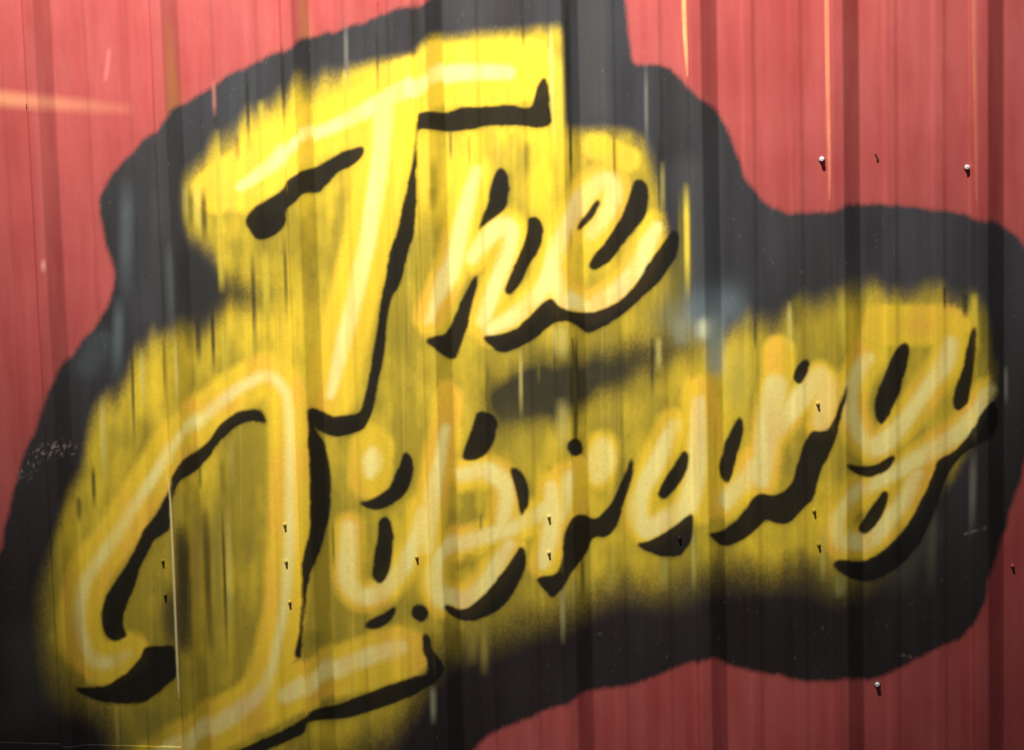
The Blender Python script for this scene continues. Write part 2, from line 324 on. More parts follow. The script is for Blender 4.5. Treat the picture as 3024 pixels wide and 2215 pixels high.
# paint streaks along the ribs, some painting in lit rib sides: x, y0, y1, half width, colour, strength, lean
PALE, LEMON, COAL, OLIVE, GREYP = (.70, .60, .17), (.66, .52, .05), (.022, .021, .016), (.16, .13, .015), (.15, .145, .12)
STREAKS = [(631, 240, 340, 6, (.75, .26, .20), .35, .03), (640, 385, 760, 8, LEMON, .95, .035), (662, 960, 1130, 10, LEMON, .55, .03), (652, 740, 860, 9, LEMON, .6, .03), (700, 400, 470, 8, COAL, .4, .03),
           (728, 200, 440, 6, COAL, .75, .03), (770, 300, 400, 9, LEMON, .5, .03), (833, 130, 370, 6, COAL, .7, .03), (745, 740, 1080, 7, COAL, .7, .03), (840, 700, 960, 6, COAL, .6, .03),
           (783, 740, 960, 9, LEMON, .7, .03), (560, 560, 700, 12, OLIVE, .8, .03), (600, 560, 720, 9, COAL, .7, .03), (580, 540, 690, 9, PALE, .35, .03), (545, 540, 660, 8, PALE, .28, .03),
           (583, 930, 1075, 9, COAL, .75, .03), (626, 900, 1100, 6, COAL, .8, .03), (519, 1000, 1180, 6, PALE, .5, .03), (417, 1030, 1200, 7, PALE, .5, .04), (301, 1170, 1440, 8, PALE, .55, .04),
           (387, 980, 1330, 5, COAL, .75, .03), (482, 980, 1200, 5, OLIVE, .7, .03), (560, 960, 1050, 14, OLIVE, .5, .03), (275, 1380, 1500, 6, COAL, .7, .03), (232, 1470, 1540, 8, COAL, .6, .03), (680, 1290, 1460, 8, PALE, .3, .03),
           (590, 1380, 1440, 5, OLIVE, .7, .03), (655, 1360, 1470, 9, OLIVE, .6, .03),
           (1020, 70, 260, 7, GREYP, .8, .02), (1018, 210, 300, 7, LEMON, .7, .02), (1115, 0, 40, 4, (.3, .04, .03), .7, .02), (1112, 60, 290, 5, COAL, .5, .02), (1222, 0, 150, 14, COAL, .7, .02), (1545, 60, 140, 5, COAL, .4, .02),
           (1626, 70, 420, 7, PALE, .85, .02), (1648, 150, 420, 16, LEMON, .8, .02), (1672, -60, 420, 9, COAL, .85, .02), (1684, 330, 560, 5, COAL, .8, .01), (1640, 450, 620, 8, OLIVE, .3, .02), (1685, 560, 760, 4, OLIVE, .6, .01),
           (1330, 390, 470, 5, OLIVE, .7, .02), (1280, 470, 620, 16, OLIVE, .5, .02), (1275, 560, 620, 14, OLIVE, .4, .02), (1385, 400, 500, 4, OLIVE, .5, .02), (1555, 420, 520, 10, OLIVE, .5, .02), (1812, 380, 560, 5, OLIVE, .7, .02), (1510, 400, 440, 8, (.5, .28, .02), .5, .02),
           (1907, 190, 460, 6, GREYP, .75, .01), (1946, 380, 660, 6, COAL, .75, .01), (1956, 480, 640, 7, PALE, .3, .01), (1250, 400, 620, 13, LEMON, .6, .01), (1230, 740, 1020, 5, OLIVE, .4, .01), (1200, 850, 1100, 14, OLIVE, .5, .01),
           (2026, 545, 885, 9, LEMON, .95, .012), (2008, 560, 940, 7, OLIVE, .75, .012), (1945, 1000, 1090, 8, PALE, .4, .01), (1990, 700, 1000, 20, OLIVE, .6, .01),
           (1638, 965, 1050, 6, PALE, .6, .01), (1662, 960, 1060, 14, PALE, .4, .01), (1660, 1180, 1330, 18, PALE, .35, .01), (1636, 950, 1270, 4, COAL, .55, .01), (1702, 970, 1300, 6, COAL, .75, .005),
           (1537, 1035, 1230, 6, PALE, .4, .01), (1440, 1080, 1210, 6, OLIVE, .6, .01), (1925, 1000, 1170, 5, COAL, .6, .01), (1590, 1050, 1130, 5, OLIVE, .5, .01),
           (2331, 895, 1040, 7, PALE, .5, .005), (2354, 880, 980, 12, OLIVE, .7, .005), (2230, 940, 1030, 4, COAL, .7, .005), (2486, 850, 1010, 14, LEMON, .4, 0), (2544, 870, 980, 12, OLIVE, .4, 0), (2790, 850, 910, 4, COAL, .7, 0), (2850, 870, 935, 8, COAL, .7, 0),
           (2877, 872, 970, 9, LEMON, .7, 0), (2905, 900, 1060, 12, OLIVE, .7, 0), (2970, 1085, 1190, 6, GREYP, .8, .01), (2940, 1060, 1170, 10, OLIVE, .4, 0), (2875, 1330, 1580, 10, GREYP, .75, -.02), (2755, 1480, 1760, 14, (.075, .08, .05), .6, -.03),
           (1661, 1700, 1900, 7, (.33, .30, .12), .8, .01), (1720, 1630, 1790, 8, OLIVE, .85, .01), (1695, 1700, 1790, 12, (.30, .26, .05), .5, .01), (1740, 1600, 1740, 14, (.42, .36, .05), .5, .01), (1279, 2030, 2135, 9, (.22, .21, .14), .85, .01),
           (1430, 1830, 1990, 12, (.28, .22, .04), .7, .0), (1395, 1830, 1960, 14, (.30, .24, .04), .5, .0), (1350, 1850, 1960, 10, OLIVE, .6, .0), (2048, 1540, 1740, 7, (.42, .38, .10), .75, .01), (2430, 1560, 1715, 8, (.50, .42, .09), .6, .0),
           (1960, 1640, 1740, 12, (.42, .37, .07), .6, 0), (2480, 1700, 1760, 16, (.24, .24, .07), .7, 0), (1800, 1640, 1760, 10, (.4, .34, .05), .4, 0), (1420, 1520, 1570, 5, OLIVE, .6, 0), (1385, 1640, 1680, 16, OLIVE, .4, -.6),
           (538, 1540, 1940, 18, (.07, .048, .014), .85, .03), (505, 1740, 1920, 30, (.075, .055, .016), .75, .03), (575, 1500, 1900, 14, (.30, .21, .05), .6, .03), (606, 1490, 1930, 12, (.12, .085, .014), .85, .03), (655, 1480, 1960, 5, (.06, .05, .008), .85, .035),
           (636, 1480, 1950, 16, (.28, .22, .035), .7, .03), (672, 1500, 1900, 8, PALE, .3, .03), (560, 1940, 2150, 60, (.26, .20, .02), .5, .03), (435, 2090, 2230, 4, OLIVE, .6, .03), (345, 2080, 2230, 5, PALE, .3, .03), (440, 2080, 2220, 80, (.20, .17, .03), .6, .0),
           (982, 1540, 1680, 4, OLIVE, .7, .03), (930, 1870, 1910, 30, OLIVE, .5, .0), (500, 700, 1010, 14, (.085, .095, .095), .6, .03), (376, 520, 900, 20, (.078, .090, .094), .8, -.02), (352, 880, 1130, 16, (.085, .102, .108), .85, -.03), (470, 560, 700, 24, (.055, .055, .057), .5, .02)]


def over(rgba, mask, color):
    """lay a colour with a coverage mask over the premultiplied picture"""
    y0, y1, x0, x1 = bbox(mask)
    m = mask[y0:y1, x0:x1, None].astype(np.float32)
    c = np.asarray(color, np.float32)
    c = c[None, None, :] if c.ndim == 1 else c[y0:y1, x0:x1]
    v = rgba[y0:y1, x0:x1]
    v *= 1 - m
    v[..., :3] += c * m
    v[..., 3:] += m


def wall_x():
    """position along the wall seen at each photo pixel"""
    dx = FW[0] + RX[0] * (gx[None, :] - PW / 2) / FOC - UP[0] * (gy[:, None] - PH / 2) / FOC
    dy = FW[1] + RX[1] * (gx[None, :] - PW / 2) / FOC - UP[1] * (gy[:, None] - PH / 2) / FOC
    return CAM[0] + dx * (-CAM[1] / dy)


def grain(m, fine, k=.20):
    """break a soft edge into the fine speckle of a spray can"""
    return np.clip(m + (fine - .5) * k * 4 * m * (1 - m), 0, 1).astype(np.float32)


def paint():
    art = np.zeros((RH, RW, 4), np.float32)
    masks = {}
    fine = np.clip((vnoise(5.5, 5.5, 3, 2) - .5) * 1.6 + .5, 0, 1)
    wob = vnoise(60, 60, 11, 3)
    colw = noise1(26, 5) * .6 + noise1(11, 6) * .4
    # warm overspray on the bare metal around the sign
    bd = poly(BACKDROP)
    wx = wall_x()
    ph = (wx / .305 + .5) % 1 - .5
    rib_shift = (9 * ((ph > .035) & (ph < .15)) - 7 * ((ph < -.03) & (ph > -.09)) - 3 * (np.abs(ph) < .03)).astype(np.float32)
    # pale band of stray paint at the left and small scuffs
    band = stroke([(-150, 272), (0, 290), (160, 305), (372, 322)], [22, 20, 17, 12], 40) * (0.95 - 0.75 * np.clip(gx / 390, 0, 1))[None, :]
    over(art, band.astype(np.float32) * .75, (.80, .34, .17))
    masks['band'] = band
    masks['rib_light'] = []  # bright left slopes of three ribs, their highlight painted as pale strips
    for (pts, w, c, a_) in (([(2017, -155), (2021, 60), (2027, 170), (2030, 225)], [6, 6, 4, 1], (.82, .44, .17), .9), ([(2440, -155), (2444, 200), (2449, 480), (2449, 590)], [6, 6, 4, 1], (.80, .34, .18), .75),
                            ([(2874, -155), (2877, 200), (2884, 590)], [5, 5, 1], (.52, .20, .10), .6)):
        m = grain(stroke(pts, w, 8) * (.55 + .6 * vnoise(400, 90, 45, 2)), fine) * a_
        masks['rib_light'].append(m)
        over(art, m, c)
    masks['stray'] = []
    for (p, w, bl, c, a_) in (([(322, 150), (318, 190), (312, 232)], 4, 3, (.75, .24, .20), .55), ([(128, 776), (128, 792)], 6, 3, (.8, .42, .38), .6),
                              ([(497, 60), (508, 240), (516, 350)], [4, 15, 20], 9, (.40, .19, .05), .62), ([(886, -90), (897, 60), (905, 130)], [4, 14, 18], 9, (.40, .19, .05), .5)):
        m = blur(stroke(p, w, 10), bl, bl * 2) * a_
        masks['stray'].append(m)
        over(art, m, c)
    # black backdrop
    bd = warp_noise(bd, rib_shift * .5 + (vnoise(70, 70, 23, 3) - .5) * 14, rib_shift + (vnoise(60, 60, 24, 3) - .5) * 16)
    spray = blur(bd, 9)
    spray = np.clip(warp_columns(spray, (noise1(14, 21) - .5) * 5 + (noise1(40, 22) - .5) * 6), 0, 1)
    halo = blur(bd, 26) * .16 * (0.6 + .8 * wob)
    over(art, np.clip(halo, 0, 1) * (1 - spray), (.16, .09, .04))
    tone = (.035 + .017 * (vnoise(130, 420, 31, 3) - .5) * 2 + .010 * (colw - .5)[None, :])
    kcol = np.stack([tone * (.92 + .1 * (vnoise(300, 500, 32) - .5)), tone * 1.03, tone * (1.10 + .16 * (vnoise(300, 500, 33) - .5))], -1)
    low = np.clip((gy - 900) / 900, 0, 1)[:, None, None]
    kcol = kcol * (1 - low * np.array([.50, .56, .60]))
    a_bd = np.clip((spray - .14 + (fine - .5) * .16) / .66, 0, 1)
    over(art, a_bd * .985, kcol)
    masks['backdrop'] = a_bd
    over(art, blur(stroke([(300, 1010), (260, 1080)], 36, 10), 12) * .8, (.056, .066, .066))
    over(art, blur(stroke([(190, 1200), (150, 1400), (100, 1600)], 50, 10), 24) * .7, (.030, .024, .022))
    over(art, blur(stroke([(60, 1900), (100, 2060), (30, 2120)], 60, 10), 40) * .6, (.062, .060, .050))
    over(art, blur(stroke([(2040, 500), (2060, 800)], 40, 10), 24) * .6, (.075, .078, .074))
    over(art, blur(stroke([(1750, 20), (1760, 330)], 40, 10), 20) * .55, (.066, .064, .055))
    dust = np.clip((vnoise(6, 6, 41, 2) - .60) * 9, 0, 1) * blur(stroke([(75, 1395), (110, 1350), (160, 1325), (205, 1328)], 20, 16), 8)
    over(art, dust * .5, (.36, .30, .25))
    specks = np.clip((vnoise(7, 7, 42, 1) - .955) * 40, 0, 1) * a_bd
    over(art, specks * .22, (.30, .28, .25))
    for p in ([(2645, 1930), (2690, 1940)], [(2850, 1577), (2870, 1570), (2910, 1560)]):
        over(art, stroke(p, 2.5, 7) * .5 * np.clip(vnoise(9, 9, 43, 1) * 2 - .4, 0, 1), (.32, .28, .24))
    # yellow fill, ragged along the ribs
    f = warp_noise(poly(FILL), rib_shift * 0, rib_shift * 1.4)
    run = (noise1(22, 51) - .5) * 60 + (noise1(48, 52) - .5) * 70 + (noise1(9, 53) - .5) * 16
    f1 = blur(warp_columns(blur(f, 7, 30), run * 1.1), 6)
    soft = blur(f, 22, 48)
    lowf = np.clip((gy - 1600) / 150, 0, 1)[:, None]
    softer = blur(f, 38, 72)
    g = f1 * .5 + soft * .5
    g = g * (1 - lowf) + softer * lowf
    tb = np.clip((420 - gy) / 60, 0, 1)[:, None] * np.clip((gx - 980) / 80, 0, 1)[None, :]
    g = g * (1 - tb) + (blur(f, 9, 18)) * tb
    a_f = np.clip((g - .08) / .82, 0, 1) ** 1.3
    # dark mist showing in and over the fill
    thin = np.clip((vnoise(44, 240, 61, 3) - .50) * 2.2, 0, 1)
    a_f = a_f * (1 - .22 * thin)
    mixo = np.clip(.74 * vnoise(130, 210, 62, 4) + .26 * vnoise(34, 300, 63, 2) + .02, 0, 1)[..., None]
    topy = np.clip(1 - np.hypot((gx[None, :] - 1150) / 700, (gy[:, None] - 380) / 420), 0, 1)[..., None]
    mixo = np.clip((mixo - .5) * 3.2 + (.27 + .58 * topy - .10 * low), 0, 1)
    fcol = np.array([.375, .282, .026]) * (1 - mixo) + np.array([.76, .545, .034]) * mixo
    a_f = grain(a_f, fine)
    over(art, a_f, fcol.astype(np.float32))
    masks['fill'] = a_f
    over(art, grain(blur(stroke([(630, 845), (690, 865), (730, 880)], 46, 10), 26) * .95, fine), (.030, .028, .018))
    over(art, grain(blur(stroke([(800, 800), (820, 900)], 36, 10), 26, 36) * .5, fine), (.15, .125, .02))
    over(art, blur(stroke([(575, 760), (600, 900), (590, 960)], 42, 10), 16, 34) * .92, (.028, .028, .027))
    sm = blur(stroke([(1500, 1180), (1590, 1165), (1717, 1120), (1896, 1063), (2010, 1010)], [74, 88, 72, 58, 44], 20), 25, 30)
    sm = warp_columns(sm, (noise1(40, 71) - .5) * 26) * (0.98 - .30 * np.clip((gx - 1600) / 400, 0, 1))[None, :]
    over(art, grain(np.clip(sm * 1.22, 0, .97), fine), (.032, .029, .018))
    over(art, blur(stroke([(1560, 1040), (1700, 1050)], 26, 10), 18) * .45, (.10, .09, .02))
    over(art, blur(stroke([(1930, 960), (1990, 900), (2000, 760)], 34, 10), 20) * .5, (.12, .115, .05))
    # grey blue puff between the words
    over(art, blur(stroke([(2010, 930), (2085, 920), (2160, 905)], [44, 58, 40], 20), 20, 34) * .78, (.165, .215, .225))
    over(art, blur(stroke([(2108, 950), (2114, 1085)], 24, 10), 9, 16) * .78, (.26, .33, .30))
    over(art, blur(stroke([(2005, 960), (2012, 1000)], 20, 10), 10) * .5, (.32, .34, .22))
    over(art, blur(stroke([(2078, 960), (2078, 985)], 17, 10), 10) * .95, (.66, .68, .44))
    over(art, blur(stroke([(2180, 1060), (2170, 1160)], 34, 10), 18) * .5, (.52, .44, .08))
    over(art, blur(stroke([(2660, 1700), (2740, 1560)], 34, 10), 22) * .55, (.070, .074, .045))
    # letter bodies
    ora = np.clip((vnoise(90, 170, 81, 3) - .44) * 2.8, 0, 1)
    for (x, y, rx, ry) in ORANGE:
        ora = np.maximum(ora, np.exp(-((gx[None, :] - x) / rx) ** 2 - ((gy[:, None] - y) / ry) ** 2))
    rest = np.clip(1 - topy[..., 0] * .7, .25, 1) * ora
    vs_ = (noise1(24, 82) - .5) * .22 + (noise1(60, 83) - .5) * .16
    bcol = np.array([.82, .560, .036]) * (1 - rest[..., None]) + np.array([.83, .475, .050]) * rest[..., None]
    bcol = bcol * (1 + vs_[None, :, None])
    for k in HIGHLIGHT:
        m = np.zeros((RH, RW), np.float32)
        for (pts, w) in HIGHLIGHT[k]:
            m = np.maximum(m, stroke(pts, BODYW[k], 32))
        for (pts, w) in BODY_EXTRA[k]:
            m = np.maximum(m, stroke(pts, w, 26))
        if k == 'T':
            m *= np.clip((1668 - gx) / 12, 0, 1)[None, :]
        m = warp_noise(m, rib_shift * 0, rib_shift * 1.3)
        m = m * np.clip(masks['backdrop'] * 1.3, 0, 1) * np.clip(a_f * 1.6, 0, 1)
        masks['body_' + k] = m
        over(art, grain(m, fine) * .97, bcol.astype(np.float32))
    # streaks along ribs
    smk = np.zeros((RH, RW), np.float32)
    for (x, y0, y1, w, c, s, lean) in STREAKS:
        n = 5
        pts = [(x + lean * (t * (y1 - y0)), y0 + t * (y1 - y0)) for t in np.linspace(0, 1, n)]
        if w > 25:
            m = blur(stroke(pts, w * .7, 10), w * .4)
        else:
            m = stroke(pts, w * .9, max(w * 1.6, 8))
        fade = np.clip(np.minimum((gy - y0 + 12) / (.3 * (y1 - y0)), (y1 + 12 - gy) / (.45 * (y1 - y0))), 0, 1)[:, None]
        over(art, np.clip(m * s * 1.12 * fade, 0, .96).astype(np.float32), c)
    for (pts, w, bl, c, a_) in (([(535, 1580), (545, 1900)], 22, 9, (.050, .036, .012), .85), ([(505, 1760), (515, 1900)], 26, 16, (.075, .055, .02), .8), ([(604, 1520), (622, 1900)], 9, 7, (.09, .065, .012), .75),
                                (([(700, 1330), (690, 1460)]), 24, 18, (.24, .19, .02), .5), ([(1190, 900), (1150, 1180)], 22, 20, (.26, .205, .02), .6), ([(1000, 1330), (1010, 1450)], 18, 16, (.27, .22, .03), .5),
                                ([(1500, 1280), (1600, 1330)], 30, 22, (.30, .24, .03), .5), ([(2480, 1300), (2460, 1440)], 26, 16, (.27, .21, .03), .5), ([(2190, 1080), (2180, 1180)], 24, 18, (.40, .33, .05), .5)):
        over(art, grain(blur(stroke(pts, w, 10), bl, bl * 2.2) * a_, fine), c)
    # random hairline runs inside the yellow
    hl = np.clip((vnoise(5, 330, 91, 1) - .80) * 7, 0, 1) * a_f * (1 - np.clip(sm, 0, 1))
    over(art, hl * .18, (.26, .19, .012))
    hl = np.clip((vnoise(6, 260, 92, 1) - .82) * 7, 0, 1) * a_f * (1 - np.clip(sm, 0, 1))
    over(art, hl * .18, (.70, .56, .12))
    over(art, stroke([(1690, 1000), (1697, 1120), (1700, 1300)], [3, 6, 6], 7) * .8, (.075, .060, .010))
    # pale highlights
    peach = np.clip((vnoise(45, 200, 95, 2) - .5) * 3, 0, 1)[..., None] * (1 - topy)
    hcol = np.array([.88, .755, .25]) * (1 - peach) + np.array([.83, .60, .20]) * peach
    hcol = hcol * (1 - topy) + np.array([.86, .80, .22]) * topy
    cov = .94 + .26 * (vnoise(30, 60, 96, 2) - .5) + (noise1(30, 97) - .5)[None, :] * .75
    for k in HIGHLIGHT:
        m = np.zeros((RH, RW), np.float32)
        for (pts, w) in HIGHLIGHT[k]:
            m = np.maximum(m, stroke(pts, np.array(w) * (1.0 if k == 'T' else .86 if k == 'L' else 1.18), 26 if k == 'T' else 30))
        m = warp_noise(m, rib_shift * 0, rib_shift * 1.3)
        masks['light_' + k] = m
        over(art, grain(np.clip(m * cov * .95, 0, 1), fine), hcol.astype(np.float32))
    # black drop shadows
    wv = ((vnoise(44, 44, 201, 2) - .5) * 6, (vnoise(44, 44, 202, 2) - .5) * 6)
    stone = (.007 + .006 * (vnoise(80, 160, 99, 2) - .4))[..., None] * np.array([1.06, .95, .88], np.float32)
    for k in SHADOW:
        m = np.zeros((RH, RW), np.float32)
        for o in SHADOW[k]:
            m = np.maximum(m, poly(o))
        m = blur(m, 5.0)
        m = blur(warp_noise(m, *wv), 1.6)
        m = np.clip((m - .2) / .6, 0, 1)
        over(art, blur(m, 13) * .38 * np.clip(masks['backdrop'], 0, 1) * (1 - masks['body_' + k] * .8), (.045, .036, .012))
        masks['shade_' + k] = m
        over(art, m * .97, stone)
    # edge of the lapped sheet catching light, painted in as a pale line
    over(art, stroke([(492, 1400), (503, 1480), (513, 1700), (525, 1995), (529, 2060)], [.5, 2.6, 3.0, 2.6, .5], 5) * .85, (.74, .62, .30))
    # fine speckle of the spray
    sp = (1 + (vnoise(5, 5, 111, 2) - .5) * .16)[..., None]
    art[..., :3] *= sp
    return art, masks


ART, MASKS = paint()


def sample(a, px, py):
    u = np.clip((px + MARG) * SC - .5, 0, RW - 1.001)
    v = np.clip((py + MARG) * SC - .5, 0, RH - 1.001)
    iu, iv = u.astype(int), v.astype(int)
    fu, fv = u - iu, v - iv
    if a.ndim == 3:
        fu, fv = fu[..., None], fv[..., None]
    return (a[iv, iu] * (1 - fu) * (1 - fv) + a[iv, iu + 1] * fu * (1 - fv) + a[iv + 1, iu] * (1 - fu) * fv + a[iv + 1, iu + 1] * fu * fv)


def to_photo(P):
    d = P - CAM
    w = d @ FW
    return PW / 2 + FOC * (d @ RX) / w, PH / 2 - FOC * (d @ UP) / w


def on_wall(px, py, out=0.0):
    """the point of the wall plane (out metres in front of it) seen at a photo pixel"""
    d = FW + RX * (px - PW / 2) / FOC - UP * (py - PH / 2) / FOC
    t = (-out - CAM[1]) / d[1]
    return CAM + d * t


# ------------------------------------------------------------------ the ribbed sheet metal surface
PITCH_RIB = 0.305
TOP, RISE, SLOPE, RIB_H = 0.023, 0.014, 0.034, 0.024      # flat top, steep near side, long far side
LAPS = [-1, 2, 5, 8, 11, 14]
X0, X1 = on_wall(-MARG + 10, 1100)[0], on_wall(PW + 150, 1100)[0]
Z0, Z1 = on_wall(1500, PH + MARG - 10)[2], on_wall(1500, -MARG + 10)[2]
WX0, WX1, WZ0, WZ1 = -2.1, 4.4, -0.9, 2.95
Z_END = on_wall(250, 2199)[2]                    # the upper sheet at the left ends here


def lap_edge(k):
    return k * PITCH_RIB - TOP / 2 - RISE - 0.004


def raw_profile(x):
    h = np.zeros_like(x)
    for k in range(-8, 17):
        c = k * PITCH_RIB
        d = x - c
        h = np.maximum(h, RIB_H * np.clip(np.minimum((TOP / 2 + SLOPE - d) / SLOPE, (TOP / 2 + RISE + d) / RISE), 0, 1))
        for off, hw in ((0.365, 0.017), (0.70, 0.017)):
            d2 = np.abs(x - c - off * PITCH_RIB)
            h = np.maximum(h, 0.0028 * np.clip((hw - d2) / 0.009, 0, 1))
    return h


_fx = np.arange(WX0 - .05, WX1 + .05, 0.0004)
_fh = raw_profile(_fx)
_k = np.ones(9) / 9
for _ in range(2):
    _fh = np.convolve(_fh, _k, 'same')


def lap_lift(x):
    o = np.zeros_like(x)
    for k in LAPS:
        e = lap_edge(k)
        o += 0.0016 * np.clip((x - e) / 0.0008, 0, 1) * np.clip(1 - (x - e - 0.075) / 0.05, 0, 1)
    return o


_cr = np.random.default_rng(17)
ROWSTEP, COARSE = 0.002, 24
_nz = int((WZ1 - WZ0) / (ROWSTEP * COARSE)) + 3
_nx = int((WX1 - WX0) / 0.05) + 4
_canvas = _cr.standard_normal((_nz, _nx))
for _ in range(3):                               # smooth the buckling of the thin sheet
    _canvas = (_canvas + np.roll(_canvas, 1, 0) + np.roll(_canvas, -1, 0)) / 3
    _canvas = (_canvas * 2 + np.roll(_canvas, 1, 1) + np.roll(_canvas, -1, 1)) / 4
_canvas *= 0.0007 / _canvas.std()


def height(X, Z):
    """how far the sheet stands out at wall positions X (columns) and Z (rows)"""
    h = np.interp(X, _fx, _fh) + lap_lift(X)
    u = (X - WX0) / 0.05
    iu = np.clip(u.astype(int), 0, _nx - 2)
    fu = np.clip(u - iu, 0, 1)
    fu = fu * fu * (3 - 2 * fu)
    v = (Z - WZ0) / (ROWSTEP * COARSE)
    iv = np.clip(np.floor(v + 1e-6).astype(int), 0, _nz - 2)
    fv = np.clip(v - iv, 0, 1)
    a = _canvas[iv][:, iu] * (1 - fu) + _canvas[iv][:, iu + 1] * fu
    b = _canvas[iv + 1][:, iu] * (1 - fu) + _canvas[iv + 1][:, iu + 1] * fu
    dent = a * (1 - fv)[:, None] + b * fv[:, None]
    step = 0.0016 * (X < lap_edge(2)) * (X >= lap_edge(-1))
    return h[None, :] + dent + step[None, :] * np.clip((Z_END + 0.0008 - Z) / 0.0008, 0, 1)[:, None]


def columns(a, b, st):
    xs = list(np.arange(a, b, st))
    for k in LAPS:
        e = lap_edge(k)
        if a < e < b:
            xs = [x for x in xs if not (e - .0006 < x < e + .0014)] + [e, e + .0008]
    return np.array(sorted(xs))


XS = columns(X0, X1, 0.0020)
r0, r1 = int(math.floor((Z0 - WZ0) / (ROWSTEP * COARSE))) * COARSE, int(math.ceil((Z1 - WZ0) / (ROWSTEP * COARSE))) * COARSE
ZS = WZ0 + np.arange(r0, r1 + 1) * ROWSTEP
ZS = np.array(sorted([z for z in ZS if not (Z_END - .0006 < z < Z_END + .0014)] + [Z_END, Z_END + .0008]))
ZIDX = np.round((ZS - WZ0) / ROWSTEP).astype(int)


def grid_points(X, Z, off):
    h = height(X, Z)
    dh = np.gradient(h, X, axis=1)
    n = np.sqrt(1 + dh * dh)
    P = np.empty(h.shape + (3,))
    P[..., 0] = X[None, :] - dh / n * off
    P[..., 1] = -(h + off / n)
    P[..., 2] = Z[:, None]
    return P


# ------------------------------------------------------------------ materials
def new_mat(name):
    m = bpy.data.materials.new(name)
    m.use_nodes = True
    nt = m.node_tree
    nt.nodes.clear()
    return m, nt


def node(nt, kind, **kw):
    n = nt.nodes.new(kind)
    for k, v in kw.items():
        setattr(n, k, v)
    return n


